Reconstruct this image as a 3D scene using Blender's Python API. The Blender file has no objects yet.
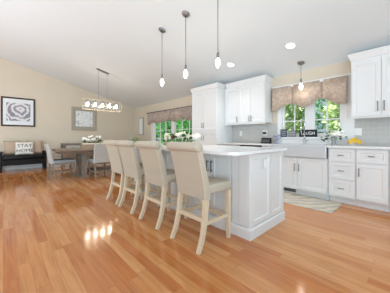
import bpy, bmesh, math, random
from mathutils import Vector, Matrix
random.seed(7)
PI = math.pi
S = bpy.context.scene
C = S.collection

# ------------------------------------------------------------------ camera
YAW = math.radians(43.1)
cd = bpy.data.cameras.new('camera')
cam = bpy.data.objects.new('camera', cd)
C.objects.link(cam)
cam.location = (0, 0, 1.045)
cam.rotation_euler = (PI / 2, 0, -YAW)
cd.sensor_fit = 'HORIZONTAL'
cd.sensor_width = 36.0
cd.lens = 36.0 * 205.0 / 390.0
cd.shift_y = (137.3 - 146.5) / 390.0
cd.clip_start = 0.02
S.camera = cam

# ------------------------------------------------------------------ world, sun, exposure
w = bpy.data.worlds.new('world')
S.world = w
w.use_nodes = True
bg = w.node_tree.nodes['Background']
bg.inputs['Color'].default_value = (0.71, 0.88, 1.0, 1)
bg.inputs['Strength'].default_value = 0.58
sd = bpy.data.lights.new('sun', 'SUN')
sd.energy = 13.0
sd.angle = math.radians(2)
sd.color = (1.0, 0.95, 0.86)
sun = bpy.data.objects.new('sun', sd)
C.objects.link(sun)
sun.rotation_euler = Vector((0.62, -0.25, -0.85)).to_track_quat('-Z', 'Y').to_euler()
ad = bpy.data.lights.new('living_room_fill', 'AREA')  # added fill lamp behind the camera, standing in for unseen living room windows
ad.shape = 'RECTANGLE'
ad.size, ad.size_y = 5.0, 2.4
ad.energy = 120
ad.color = (0.74, 0.9, 1.0)
al = bpy.data.objects.new('living_room_fill', ad)
C.objects.link(al)
al.location = (-1.5, -3.6, 1.9)
al.rotation_euler = Vector((0.45, 1.0, 0.0)).to_track_quat('-Z', 'Z').to_euler()
# two added fill lamps near the floor, aimed up to brighten the vaulted ceiling
for nm, loc, en, sz in (('ceiling_fill_rear', (-0.4, -1.2, 0.9), 108, 3.2), ('ceiling_fill_dining', (-1.9, 5.2, 0.35), 112, 4.0)):
    fd = bpy.data.lights.new(nm, 'AREA')
    fd.shape = 'DISK'
    fd.size = sz
    fd.energy = en
    fd.color = (0.68, 0.86, 1.0)
    fl = bpy.data.objects.new(nm, fd)
    C.objects.link(fl)
    fl.location = loc
    fl.rotation_euler = Vector((0.35, 0.15, 1.0)).to_track_quat('-Z', 'Y').to_euler()
wd_ = bpy.data.lights.new('dining_fill', 'AREA')  # added fill lamp on the open left side, to brighten the gable wall
wd_.shape = 'RECTANGLE'
wd_.size, wd_.size_y = 3.5, 2.0
wd_.energy = 95
wd_.color = (0.78, 0.92, 1.0)
wl_ = bpy.data.objects.new('dining_fill', wd_)
C.objects.link(wl_)
wl_.location = (-3.2, 2.6, 1.7)
wl_.rotation_euler = Vector((0.42, 1.0, 0.0)).to_track_quat('-Z', 'Z').to_euler()
S.view_settings.view_transform = 'Standard'
S.view_settings.look = 'None'
S.view_settings.exposure = 0.05
S.view_settings.gamma = 1.0
S.view_settings.use_curve_mapping = False

# ------------------------------------------------------------------ materials
def lin(c):
    return tuple((v / 255 / 12.92) if v / 255 <= 0.04045 else ((v / 255 + 0.055) / 1.055) ** 2.4 for v in c)

def mat(name, rgb, rough=0.5, metal=0.0, var=0.0, scale=8.0, bump=0.0, bscale=200.0, emit=0.0,
        stretch=(1, 1, 1), coat=0.0, rgb2=None, spec=0.5):
    m = bpy.data.materials.new(name)
    m.use_nodes = True
    nt = m.node_tree
    N, L = nt.nodes, nt.links
    b = N['Principled BSDF']
    col = lin(rgb)
    b.inputs['Base Color'].default_value = (*col, 1)
    b.inputs['Roughness'].default_value = rough
    b.inputs['Metallic'].default_value = metal
    b.inputs['Specular IOR Level'].default_value = spec
    b.inputs['Coat Weight'].default_value = coat
    tc = N.new('ShaderNodeTexCoord')
    mp = N.new('ShaderNodeMapping')
    mp.inputs['Scale'].default_value = stretch
    L.new(tc.outputs['Object'], mp.inputs['Vector'])
    if var > 0 or rgb2:
        nz = N.new('ShaderNodeTexNoise')
        nz.inputs['Scale'].default_value = scale
        nz.inputs['Detail'].default_value = 5
        L.new(mp.outputs[0], nz.inputs['Vector'])
        rp = N.new('ShaderNodeValToRGB')
        c2 = lin(rgb2) if rgb2 else tuple(v * (1 - var) for v in col)
        rp.color_ramp.elements[0].position = 0.35
        rp.color_ramp.elements[1].position = 0.65
        rp.color_ramp.elements[0].color = (*c2, 1)
        rp.color_ramp.elements[1].color = (*col, 1)
        L.new(nz.outputs['Fac'], rp.inputs['Fac'])
        L.new(rp.outputs[0], b.inputs['Base Color'])
    if bump > 0:
        n2 = N.new('ShaderNodeTexNoise')
        n2.inputs['Scale'].default_value = bscale
        L.new(mp.outputs[0], n2.inputs['Vector'])
        bp = N.new('ShaderNodeBump')
        bp.inputs['Strength'].default_value = bump
        bp.inputs['Distance'].default_value = 0.01
        L.new(n2.outputs['Fac'], bp.inputs['Height'])
        L.new(bp.outputs[0], b.inputs['Normal'])
    if emit > 0:
        b.inputs['Emission Color'].default_value = (*col, 1)
        b.inputs['Emission Strength'].default_value = emit
    return m

def floor_material():
    m = bpy.data.materials.new('oak_planks')
    m.use_nodes = True
    nt = m.node_tree
    N, L = nt.nodes, nt.links
    b = N['Principled BSDF']
    tc = N.new('ShaderNodeTexCoord')
    sp = N.new('ShaderNodeSeparateXYZ')
    L.new(tc.outputs['Object'], sp.inputs[0])
    def M(op, a, bb=None):
        n = N.new('ShaderNodeMath')
        n.operation = op
        for i, v in enumerate((a, bb)):
            if v is None:
                continue
            if isinstance(v, (int, float)):
                n.inputs[i].default_value = v
            else:
                L.new(v, n.inputs[i])
        return n.outputs[0]
    PW, PL = 0.083, 1.15
    xs = M('DIVIDE', sp.outputs['X'], PW)
    row = M('FLOOR', xs)
    wn = N.new('ShaderNodeTexWhiteNoise')
    wn.noise_dimensions = '1D'
    L.new(row, wn.inputs['W'])
    ys = M('ADD', M('DIVIDE', sp.outputs['Y'], PL), M('MULTIPLY', wn.outputs['Value'], 7.3))
    idx = M('FLOOR', ys)
    cb = N.new('ShaderNodeCombineXYZ')
    L.new(row, cb.inputs[0])
    L.new(idx, cb.inputs[1])
    w2 = N.new('ShaderNodeTexWhiteNoise')
    w2.noise_dimensions = '2D'
    L.new(cb.outputs[0], w2.inputs['Vector'])
    rp = N.new('ShaderNodeValToRGB')
    cr = rp.color_ramp
    cr.elements[0].position, cr.elements[1].position = 0.0, 1.0
    cr.elements[0].color = (*lin((194, 120, 66)), 1)
    cr.elements[1].color = (*lin((216, 158, 102)), 1)
    e = cr.elements.new(0.5)
    e.color = (*lin((205, 140, 84)), 1)
    L.new(w2.outputs['Value'], rp.inputs['Fac'])
    # grain
    mp = N.new('ShaderNodeMapping')
    mp.inputs['Scale'].default_value = (30, 2.2, 1)
    ad_ = N.new('ShaderNodeVectorMath')
    ad_.operation = 'ADD'
    L.new(tc.outputs['Object'], ad_.inputs[0])
    L.new(w2.outputs['Color'], ad_.inputs[1])
    L.new(ad_.outputs[0], mp.inputs['Vector'])
    nz = N.new('ShaderNodeTexNoise')
    nz.inputs['Scale'].default_value = 1.0
    nz.inputs['Detail'].default_value = 6
    nz.inputs['Distortion'].default_value = 0.6
    L.new(mp.outputs[0], nz.inputs['Vector'])
    mx = N.new('ShaderNodeMix')
    mx.data_type = 'RGBA'
    mx.blend_type = 'MULTIPLY'
    g = N.new('ShaderNodeValToRGB')
    g.color_ramp.elements[0].position = 0.3
    g.color_ramp.elements[1].position = 0.6
    g.color_ramp.elements[0].color = (0.72, 0.62, 0.54, 1)
    g.color_ramp.elements[1].color = (1, 1, 1, 1)
    L.new(nz.outputs['Fac'], g.inputs['Fac'])
    mx.inputs['Factor'].default_value = 0.8
    L.new(rp.outputs[0], mx.inputs['A'])
    L.new(g.outputs[0], mx.inputs['B'])
    # seams
    fx = M('FRACT', xs)
    ex = M('MINIMUM', fx, M('SUBTRACT', 1.0, fx))
    fy = M('FRACT', ys)
    ey = M('MINIMUM', fy, M('SUBTRACT', 1.0, fy))
    seam = M('MINIMUM', M('DIVIDE', ex, 0.022), M('DIVIDE', ey, 0.0022))
    seam = M('MINIMUM', seam, 1.0)
    m2 = N.new('ShaderNodeMix')
    m2.data_type = 'RGBA'
    L.new(seam, m2.inputs['Factor'])
    m2.inputs['A'].default_value = (*lin((158, 102, 64)), 1)
    L.new(mx.outputs['Result'], m2.inputs['B'])
    L.new(m2.outputs['Result'], b.inputs['Base Color'])
    b.inputs['Roughness'].default_value = 0.11
    b.inputs['Specular IOR Level'].default_value = 0.65
    bp = N.new('ShaderNodeBump')
    bp.inputs['Strength'].default_value = 0.10
    bp.inputs['Distance'].default_value = 0.004
    n3 = N.new('ShaderNodeTexNoise')
    n3.inputs['Scale'].default_value = 1.0
    mp3 = N.new('ShaderNodeMapping')
    mp3.inputs['Scale'].default_value = (14, 4, 1)
    L.new(tc.outputs['Object'], mp3.inputs['Vector'])
    L.new(mp3.outputs[0], n3.inputs['Vector'])
    hs = M('ADD', M('MULTIPLY', n3.outputs['Fac'], 0.6), M('MULTIPLY', seam, 0.4))
    L.new(hs, bp.inputs['Height'])
    L.new(bp.outputs[0], b.inputs['Normal'])
    return m

def tile_material():
    m = mat('white_subway_tile', (214, 214, 212), 0.18)
    nt = m.node_tree
    N, L = nt.nodes, nt.links
    b = N['Principled BSDF']
    tc = N.new('ShaderNodeTexCoord')
    sp = N.new('ShaderNodeSeparateXYZ')
    cb = N.new('ShaderNodeCombineXYZ')
    L.new(tc.outputs['Object'], sp.inputs[0])
    L.new(sp.outputs['Y'], cb.inputs[0])
    L.new(sp.outputs['Z'], cb.inputs[1])
    br = N.new('ShaderNodeTexBrick')
    br.inputs['Scale'].default_value = 1.0
    br.inputs['Brick Width'].default_value = 0.15
    br.inputs['Row Height'].default_value = 0.075
    br.inputs['Mortar Size'].default_value = 0.003
    br.inputs['Color1'].default_value = (*lin((198, 196, 191)), 1)
    br.inputs['Color2'].default_value = (*lin((193, 191, 186)), 1)
    br.inputs['Mortar'].default_value = (*lin((208, 208, 207)), 1)
    L.new(cb.outputs[0], br.inputs['Vector'])
    L.new(br.outputs['Color'], b.inputs['Base Color'])
    return m

def damask_material(name, a, b_, stripe=0.0):
    m = mat(name, a, 0.9)
    nt = m.node_tree
    N, L = nt.nodes, nt.links
    b = N['Principled BSDF']
    tc = N.new('ShaderNodeTexCoord')
    nz = N.new('ShaderNodeTexNoise')
    nz.inputs['Scale'].default_value = 9
    nz.inputs['Detail'].default_value = 3
    nz.inputs['Distortion'].default_value = 2.2
    L.new(tc.outputs['Object'], nz.inputs['Vector'])
    rp = N.new('ShaderNodeValToRGB')
    rp.color_ramp.elements[0].position = 0.42
    rp.color_ramp.elements[1].position = 0.58
    rp.color_ramp.elements[0].color = (*lin(b_), 1)
    rp.color_ramp.elements[1].color = (*lin(a), 1)
    L.new(nz.outputs['Fac'], rp.inputs['Fac'])
    L.new(rp.outputs[0], b.inputs['Base Color'])
    return m

def glass_material(name, tint=(1, 1, 1), gloss=0.08):
    m = bpy.data.materials.new(name)
    m.use_nodes = True
    nt = m.node_tree
    N, L = nt.nodes, nt.links
    N.remove(N['Principled BSDF'])
    t = N.new('ShaderNodeBsdfTransparent')
    t.inputs[0].default_value = (*tint, 1)
    g = N.new('ShaderNodeBsdfGlossy')
    g.inputs['Roughness'].default_value = 0.03
    mx = N.new('ShaderNodeMixShader')
    mx.inputs[0].default_value = gloss
    L.new(t.outputs[0], mx.inputs[1])
    L.new(g.outputs[0], mx.inputs[2])
    L.new(mx.outputs[0], N['Material Output'].inputs['Surface'])
    return m

def leaf_material(name, a, b_):
    m = mat(name, a, 0.6, rgb2=b_, scale=3.0)
    nt = m.node_tree
    N, L = nt.nodes, nt.links
    pb = N['Principled BSDF']
    tr = N.new('ShaderNodeBsdfTranslucent')
    src = pb.inputs['Base Color'].links[0].from_socket
    L.new(src, tr.inputs['Color'])
    mx = N.new('ShaderNodeMixShader')
    mx.inputs[0].default_value = 0.4
    L.new(pb.outputs[0], mx.inputs[1])
    L.new(tr.outputs[0], mx.inputs[2])
    L.new(mx.outputs[0], N['Material Output'].inputs['Surface'])
    return m

def art_material(name, dark, light, scale, kind):
    m = mat(name, light, 0.6)
    nt = m.node_tree
    N, L = nt.nodes, nt.links
    b = N['Principled BSDF']
    tc = N.new('ShaderNodeTexCoord')
    if kind == 'flower':
        mp = N.new('ShaderNodeMapping')
        mp.inputs['Location'].default_value = (-0.05, 0, -0.08)
        L.new(tc.outputs['Object'], mp.inputs['Vector'])
        wv = N.new('ShaderNodeTexWave')
        wv.wave_type = 'RINGS'
        wv.rings_direction = 'Y'
        wv.inputs['Scale'].default_value = scale
        wv.inputs['Distortion'].default_value = 7
        wv.inputs['Detail'].default_value = 4
        wv.inputs['Detail Scale'].default_value = 2.2
        L.new(mp.outputs[0], wv.inputs['Vector'])
        src = wv.outputs['Fac']
    else:
        vo = N.new('ShaderNodeTexVoronoi')
        vo.inputs['Scale'].default_value = scale
        vo.distance = 'CHEBYCHEV'
        L.new(tc.outputs['Object'], vo.inputs['Vector'])
        src = vo.outputs['Distance']
    rp = N.new('ShaderNodeValToRGB')
    rp.color_ramp.elements[0].position = 0.1
    rp.color_ramp.elements[1].position = 0.75
    rp.color_ramp.elements[0].color = (*lin(dark), 1)
    rp.color_ramp.elements[1].color = (*lin(light), 1)
    if kind != 'flower':
        rp.color_ramp.elements[0].position = 0.55
        rp.color_ramp.elements[1].position = 0.3
        rp.color_ramp.elements[0].color = (*lin(light), 1)
        rp.color_ramp.elements[1].color = (*lin(dark), 1)
    L.new(src, rp.inputs['Fac'])
    L.new(rp.outputs[0], b.inputs['Base Color'])
    return m

M_ceil = mat('ceiling_paint', (226, 233, 236), 0.9)
M_wall = mat('beige_paint', (217, 206, 188), 0.85, var=0.02, scale=2)
M_trim = mat('white_trim', (238, 238, 238), 0.45)
M_cab = mat('white_cabinet_paint', (232, 233, 233), 0.4)
M_island = mat('island_paint', (226, 227, 227), 0.4)
M_quartz = mat('white_quartz', (240, 240, 240), 0.15, rgb2=(232, 232, 232), scale=5)
M_dark = mat('dark_gap', (40, 40, 42), 0.6)
M_nickel = mat('brushed_nickel', (150, 150, 152), 0.35, metal=0.9)
M_pull = mat('grey_pull', (58, 60, 66), 0.4, metal=0.6)
M_chrome = mat('chrome', (205, 207, 210), 0.12, metal=1.0)
M_steel = mat('stainless_steel', (205, 206, 208), 0.3, metal=0.85, var=0.04, scale=60, stretch=(1, 1, 6))
M_black = mat('black_gloss', (22, 22, 24), 0.25)
M_floor = floor_material()
M_tile = tile_material()
M_linen = mat('linen', (194, 184, 166), 0.95, var=0.06, scale=60, bump=0.15, bscale=400)
M_ash = mat('pale_wood', (222, 205, 176), 0.55, var=0.1, scale=10, stretch=(8, 8, 1))
M_greyfab = mat('grey_weave', (186, 185, 180), 0.95, var=0.08, scale=80, bump=0.15, bscale=400)
M_seatblue = mat('blue_grey_weave', (150, 156, 162), 0.95, var=0.08, scale=80)
M_table = mat('weathered_wood', (142, 122, 104), 0.45, rgb2=(112, 95, 80), scale=5, stretch=(1, 10, 10))
M_tableleg = mat('grey_brown_wood', (146, 132, 118), 0.6, rgb2=(118, 104, 92), scale=5, stretch=(10, 10, 1))
M_leather = mat('black_leather', (12, 12, 14), 0.42, bump=0.05, bscale=60, spec=0.25)
M_blackwood = mat('black_wood', (14, 13, 13), 0.5, spec=0.25)
M_pillow = mat('taupe_cushion', (194, 172, 152), 0.95, var=0.06, scale=40)
M_pilloww = mat('white_cushion', (236, 233, 226), 0.95)
M_ink = mat('black_ink', (40, 40, 42), 0.9)
M_frame_dk = mat('dark_frame', (52, 42, 36), 0.45)
M_mat = mat('picture_mount', (232, 236, 240), 0.8)
M_frame_gr = mat('silver_grey_frame', (172, 166, 154), 0.5, var=0.12, scale=30)
M_art1 = art_material('flower_print', (138, 139, 152), (226, 224, 226), 2.4, 'flower')
M_art2 = art_material('mosaic_print', (196, 202, 208), (232, 236, 238), 14, 'mosaic')
M_val1 = damask_material('valance_taupe', (206, 186, 168), (184, 164, 148))
M_val2 = damask_material('valance_stripe', (190, 174, 164), (166, 150, 142))
M_glass = glass_material('window_glass', gloss=0.008)
M_clear = glass_material('clear_glass', (0.97, 0.98, 0.98), 0.14)
M_bulb = mat('lit_bulb', (255, 240, 215), 0.4, emit=9)
M_bulbw = mat('lit_crystal', (255, 250, 242), 0.2, emit=6)
M_down = mat('lit_downlight', (255, 250, 242), 0.4, emit=7)
M_sink = mat('satin_sink_steel', (206, 209, 212), 0.2, metal=0.15)
M_champ = mat('champagne_metal', (222, 204, 178), 0.35, metal=0.5)
M_leaf = leaf_material('leaf_green', (124, 190, 118), (66, 138, 78))
M_leaf_p = leaf_material('leaf_pale', (214, 226, 184), (156, 186, 128))
M_leaf_d = leaf_material('leaf_dark', (64, 116, 62), (34, 78, 40))
M_bark = mat('bark', (96, 80, 66), 0.9, var=0.3, scale=12)
M_petal = mat('white_petal', (246, 244, 236), 0.7)
M_cream = mat('cream_petal', (240, 230, 208), 0.7)
M_brown = mat('brown_cone', (92, 58, 40), 0.8)
M_moss = mat('moss', (126, 128, 60), 0.95, rgb2=(88, 94, 40), scale=30)
M_box = mat('planter_wood', (184, 158, 132), 0.7, var=0.15, scale=8, stretch=(1, 8, 8))
M_banana = mat('banana_yellow', (242, 196, 40), 0.5)
M_stem = mat('banana_stem', (120, 96, 40), 0.7)
M_navy = mat('navy_sign', (66, 74, 90), 0.6)
M_slate = mat('grey_sign', (128, 128, 132), 0.6)
M_white = mat('white_plastic', (242, 242, 240), 0.4)
M_blue = mat('blue_glaze', (96, 124, 178), 0.25, rgb2=(206, 214, 226), scale=24)
M_vase = mat('smoky_glass_vase', (160, 163, 163), 0.1)
M_lawn = mat('lawn', (110, 140, 70), 0.95, rgb2=(80, 112, 48), scale=4)
M_grey = mat('vent_grey', (96, 96, 98), 0.6)

# ------------------------------------------------------------------ mesh helpers
def BM():
    return bmesh.new()

def obj(name, bm, m, parent=None, smooth=False, loc=None):
    bmesh.ops.recalc_face_normals(bm, faces=bm.faces[:])
    me = bpy.data.meshes.new(name)
    bm.to_mesh(me)
    bm.free()
    me.materials.append(m)
    if smooth:
        for p in me.polygons:
            p.use_smooth = True
    o = bpy.data.objects.new(name, me)
    C.objects.link(o)
    if parent:
        o.parent = parent
    if loc:
        o.location = loc
    return o

def thing(name, label, cat, loc=(0, 0, 0), rz=0.0, group=None):
    o = bpy.data.objects.new(name, None)
    o.empty_display_size = 0.1
    C.objects.link(o)
    o.location = loc
    o.rotation_euler = (0, 0, rz)
    return tag(o, label, cat, group)

def tag(o, label, cat, group=None):
    o['label'] = label
    o['category'] = cat
    if group:
        o['group'] = group
    return o

def struct(name, bm, m, smooth=False, parent=None):
    o = obj(name, bm, m, parent, smooth)
    if parent is None:
        o['kind'] = 'structure'
    return o

def copy_tree(o, parent=None):
    c = o.copy()
    C.objects.link(c)
    if parent:
        c.parent = parent
    for ch in list(o.children):
        copy_tree(ch, c)
    return c

def box(bm, x0, x1, y0, y1, z0, z1, bev=0.0, seg=2):
    vs = [bm.verts.new((x, y, z)) for z in (z0, z1) for x, y in ((x0, y0), (x1, y0), (x1, y1), (x0, y1))]
    f = [bm.faces.new([vs[i] for i in q]) for q in
         ((3, 2, 1, 0), (4, 5, 6, 7), (0, 1, 5, 4), (1, 2, 6, 5), (2, 3, 7, 6), (3, 0, 4, 7))]
    if bev > 0:
        es = list({e for q in f for e in q.edges})
        bmesh.ops.bevel(bm, geom=es, offset=bev, segments=seg, profile=0.5, affect='EDGES')
    return vs

def loft(bm, rings, cap=True):
    R = [[bm.verts.new(p) for p in r] for r in rings]
    n = len(R[0])
    for a, b in zip(R, R[1:]):
        for i in range(n):
            bm.faces.new((a[i], a[(i + 1) % n], b[(i + 1) % n], b[i]))
    if cap:
        bm.faces.new(R[0][::-1])
        bm.faces.new(R[-1])
    return R

def tube(bm, pts, r, n=10, square=False):
    pts = [Vector(p) for p in pts]
    rs = r if isinstance(r, (list, tuple)) else [r] * len(pts)
    rings = []
    prev = None
    for i, p in enumerate(pts):
        t = (pts[min(i + 1, len(pts) - 1)] - pts[max(i - 1, 0)]).normalized()
        if prev is None:
            ref = Vector((0, 1, 0)) if abs(t.y) < 0.9 else Vector((1, 0, 0))
        else:
            ref = prev
        a = (ref - t * ref.dot(t)).normalized()
        b = t.cross(a)
        prev = a
        if square:
            q = [(1, 1), (-1, 1), (-1, -1), (1, -1)]
            rings.append([p + a * (u * rs[i]) + b * (v * rs[i]) for u, v in q])
        else:
            rings.append([p + a * (math.cos(2 * PI * k / n) * rs[i]) + b * (math.sin(2 * PI * k / n) * rs[i]) for k in range(n)])
    loft(bm, rings)

def lathe(bm, prof, c=(0, 0, 0), n=20, cap=True):
    loft(bm, [[(c[0] + r * math.cos(2 * PI * k / n), c[1] + r * math.sin(2 * PI * k / n), c[2] + z) for k in range(n)] for r, z in prof], cap)

def ball(bm, c, r, sx=1, sy=1, sz=1, seg=10):
    m = Matrix.Translation(c) @ Matrix.Diagonal((sx, sy, sz, 1))
    bmesh.ops.create_uvsphere(bm, u_segments=seg, v_segments=max(5, seg // 2 + 1), radius=r, matrix=m)

def leaf(bm, p, d, up, ln, wd):
    d = d.normalized()
    s = d.cross(up)
    if s.length < 1e-4:
        s = d.orthogonal()
    s.normalize()
    nrm = s.cross(d)
    a = bm.verts.new(p)
    b = bm.verts.new(p + d * ln * 0.5 + s * wd * 0.5 + nrm * wd * 0.12)
    c = bm.verts.new(p + d * ln)
    e = bm.verts.new(p + d * ln * 0.5 - s * wd * 0.5 + nrm * wd * 0.12)
    bm.faces.new((a, b, c, e))

def rvec():
    while True:
        v = Vector((random.uniform(-1, 1), random.uniform(-1, 1), random.uniform(-1, 1)))
        if 0.05 < v.length < 1:
            return v.normalized()

def text_bm(body, size, extrude=0.001):
    cu = bpy.data.curves.new('lettering', 'FONT')
    cu.body = body
    cu.size = size
    cu.extrude = extrude
    cu.align_x = 'CENTER'
    cu.align_y = 'CENTER'
    o = bpy.data.objects.new('lettering', cu)
    C.objects.link(o)
    dg = bpy.context.evaluated_depsgraph_get()
    me = bpy.data.meshes.new_from_object(o.evaluated_get(dg))
    bm = BM()
    bm.from_mesh(me)
    bpy.data.objects.remove(o)
    bpy.data.meshes.remove(me)
    return bm

# ------------------------------------------------------------------ the room
XE, YG, YB, XL = 4.46, 8.92, -4.0, -6.0
ZE, SL = 2.40, 0.254
XR = -2.4                                     # ridge
bm = BM(); box(bm, XL, XE + .2, YB, YG + .2, -0.1, 0)
struct('floor', bm, M_floor)
def ceil_z(x):
    return ZE + SL * (XE - x) if x > XR else ZE + SL * (XE - XR) - 0.25 * (XR - x)
bm = BM()
prof = [(XE + .2, ceil_z(XE + .2)), (XR, ceil_z(XR)), (XL, ceil_z(XL)), (XL, ceil_z(XL) + .2), (XR, ceil_z(XR) + .2), (XE + .2, ceil_z(XE + .2) + .2)]
loft(bm, [[(x, y, z) for x, z in prof] for y in (YB, YG + .2)])
struct('ceiling', bm, M_ceil)
bm = BM()
prof = [(XL, 0), (XE + .2, 0), (XE + .2, ceil_z(XE + .2)), (XR, ceil_z(XR)), (XL, ceil_z(XL))]
loft(bm, [[(x, y, z) for x, z in prof] for y in (YG, YG + .18)])
struct('wall_gable', bm, M_wall)

# window openings in the long wall: (y0, y1, z0, z1)
W1 = (4.62, 7.30, 0.62, 1.96)
W2 = (0.88, 1.99, 1.05, 2.08)
bm = BM()
T = 0.16
ys = [YB, W2[0], W2[1], W1[0], W1[1], YG]
for a, b in zip(ys, ys[1:]):
    win = W2 if a == W2[0] else W1 if a == W1[0] else None
    if win:
        box(bm, XE, XE + T, a, b, 0, win[2])
        box(bm, XE, XE + T, a, b, win[3], ZE)
    else:
        box(bm, XE, XE + T, a, b, 0, ZE)
struct('wall_window_side', bm, M_wall)
bm = BM(); box(bm, XL, XE, YG - .015, YG, 0, .12); box(bm, XL, XE, YG - .009, YG, .12, .135)
struct('baseboard_gable', bm, M_trim)
bm = BM(); box(bm, XE - .015, XE, 4.26, YG - .015, 0, .12); box(bm, XE - .009, XE, 4.26, YG - .015, .12, .135)
struct('baseboard_window_side', bm, M_trim)

def window(n, W, sashes, muntins_h, cas, sill):
    y0, y1, z0, z1 = W
    t = bpy.data.objects.new('window_%d' % n, None); C.objects.link(t); t['kind'] = 'structure'
    bm = BM()
    for a, b in ((y0 - cas, y0), (y1, y1 + cas)):
        box(bm, XE - .022, XE, a, b, z0 - .02, z1 + cas)
    box(bm, XE - .022, XE, y0, y1, z1, z1 + cas)
    for a, b in ((y0, y0 + .012), (y1 - .012, y1)):
        box(bm, XE - .01, XE + T, a, b, z0, z1)
    box(bm, XE - .01, XE + T, y0, y1, z1 - .012, z1)
    obj('window_casing', bm, M_trim, t)
    bm = BM(); box(bm, XE - sill, XE + T, y0 - cas, y1 + cas, z0 - .03, z0, .004)
    box(bm, XE - .02, XE, y0 - cas, y1 + cas, .912 if n == 2 else z0 - .085, z0 - .03)
    obj('window_sill', bm, M_trim, t)
    prev = y0 + .012
    for k, (a, b) in enumerate(sashes):
        bm = BM()
        lo = prev
        hi = y1 - .012 if k == len(sashes) - 1 else (b + sashes[k + 1][0]) / 2
        g0 = z0 + .075
        box(bm, XE + .04, XE + .09, lo, a, z0, z1); box(bm, XE + .04, XE + .09, b, hi, z0, z1)
        box(bm, XE + .04, XE + .09, a, b, z0, g0); box(bm, XE + .04, XE + .09, a, b, z1 - .08, z1)
        f = obj('sash', bm, M_trim, t)
        bm = BM()
        ny = 2 if n == 2 else 3
        for j in range(1, ny):
            y = a + (b - a) * j / ny
            box(bm, XE + .05, XE + .08, y - .009, y + .009, g0, z1 - .08)
        for z in muntins_h:
            box(bm, XE + .0505, XE + .0795, a, b, z - .009, z + .009)
        obj('muntins', bm, M_trim, f)
        bm = BM(); box(bm, XE + .062, XE + .068, a, b, g0, z1 - .08)
        obj('window_pane', bm, M_glass, f)
        prev = hi
    return t
window(1, W1, [(4.72, 5.86), (6.08, 7.2)], [1.0, 1.32, 1.64], .075, .04)
window(2, W2, [(0.93, 1.345), (1.525, 1.94)], [1.39], .075, .085)

# tile backsplash
bm = BM()
box(bm, XE - .008, XE, -.5, .703, .912, 1.36)
box(bm, XE - .008, XE, W2[1] + .08, 3.305, .912, 1.36)
struct('wall_backsplash', bm, M_tile)
# head trim above the sink window valance
bm = BM(); box(bm, XE - .03, XE, .74, 2.19, 2.128, 2.165)
struct('trim_1', bm, M_trim)
bm = BM(); box(bm, XE - .022, XE, .704, .803, .912, 2.127)
struct('trim_2', bm, M_trim)

# ------------------------------------------------------------------ cabinet parts (local: front faces -Y, x to the right)
def shaker(name, parent, x0, x1, z0, z1, m, fw=.055, y=0.0, beads=0):
    bm = BM()
    g = .0025
    x0 += g; x1 -= g; z0 += g; z1 -= g
    box(bm, x0, x0 + fw, y - .02, y, z0, z1)
    box(bm, x1 - fw, x1, y - .02, y, z0, z1)
    box(bm, x0 + fw, x1 - fw, y - .02, y, z0, z0 + fw)
    box(bm, x0 + fw, x1 - fw, y - .02, y, z1 - fw, z1)
    i = .008
    loft(bm, [[(x0 + fw, y - .0199, z0 + fw), (x1 - fw, y - .0199, z0 + fw), (x1 - fw, y - .0199, z1 - fw), (x0 + fw, y - .0199, z1 - fw)],
              [(x0 + fw + i, y - .010, z0 + fw + i), (x1 - fw - i, y - .010, z0 + fw + i), (x1 - fw - i, y - .010, z1 - fw - i), (x0 + fw + i, y - .010, z1 - fw - i)]], cap=False)
    box(bm, x0 + fw, x1 - fw, y - .010, y - .001, z0 + fw, z1 - fw)
    return obj(name, bm, m, parent)

def pull(parent, x, z, ln, vertical=True, y=-.02, m=None):
    bm = BM()
    h = ln / 2
    if vertical:
        tube(bm, [(x, y - .03, z - h), (x, y - .03, z + h)], .0065, 8)
        for s in (-1, 1):
            tube(bm, [(x, y - .03, z + s * h * .75), (x, y + .001, z + s * h * .75)], .005, 8)
    else:
        tube(bm, [(x - h, y - .03, z), (x + h, y - .03, z)], .0065, 8)
        for s in (-1, 1):
            tube(bm, [(x + s * h * .75, y - .03, z), (x + s * h * .75, y + .001, z)], .005, 8)
    return obj('handle', bm, m or M_nickel, parent, True)

def crown(bm, x0, x1, y0, y1, z0, z1, pr, left=True, right=True):
    rings = []
    for f, o in ((0, 0.0), (.12, .012), (.25, .014), (.75, pr * .85), (.8, pr), (1, pr)):
        z = z0 + (z1 - z0) * f
        a, b = x0 - (o if left else 0), x1 + (o if right else 0)
        rings.append([(a, y0 - o, z), (b, y0 - o, z), (b, y1, z), (a, y1, z)])
    loft(bm, rings)

RZ = -PI / 2                                   # a front that faces -X in the room
def unit(name, label, cat, xf, yl, group=None):
    return thing(name, label, cat, (xf, yl, 0), RZ, group)

XF = 3.862                                     # base cabinet box front (doors stand 2 cm proud)
DEP = XE - XF - .002
def base_unit(name, label, yl, yr, fronts, vent=False):
    t = unit(name, label, 'cabinet', XF, yl, 'white base cabinets along the window wall')
    wd = yl - yr
    bm = BM(); box(bm, .0005, wd - .0005, 0, DEP, .105, .878)
    obj('carcass', bm, M_cab, t)
    bm = BM(); box(bm, .0005, wd - .0005, .075, DEP, 0, .105)
    k = obj('toe_kick', bm, M_cab, t)
    if vent:
        bm = BM(); box(bm, .06, .42, .068, .0745, .03, .09)
        for j in range(4):
            box(bm, .065, .415, .064, .068, .036 + j * .014, .042 + j * .014)
        obj('floor_vent', bm, M_grey, k)
    for f in fronts:
        kind, a, b, z0, z1, hx, hz, hv = f
        d = shaker('drawer' if kind == 'w' else 'door', t, a, b, z0, z1, M_cab, .045 if kind == 'w' and z1 - z0 < .2 else .055)
        if hx is not None:
            pull(d, hx, hz, .13 if hv else .075, hv)
    return t

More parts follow.
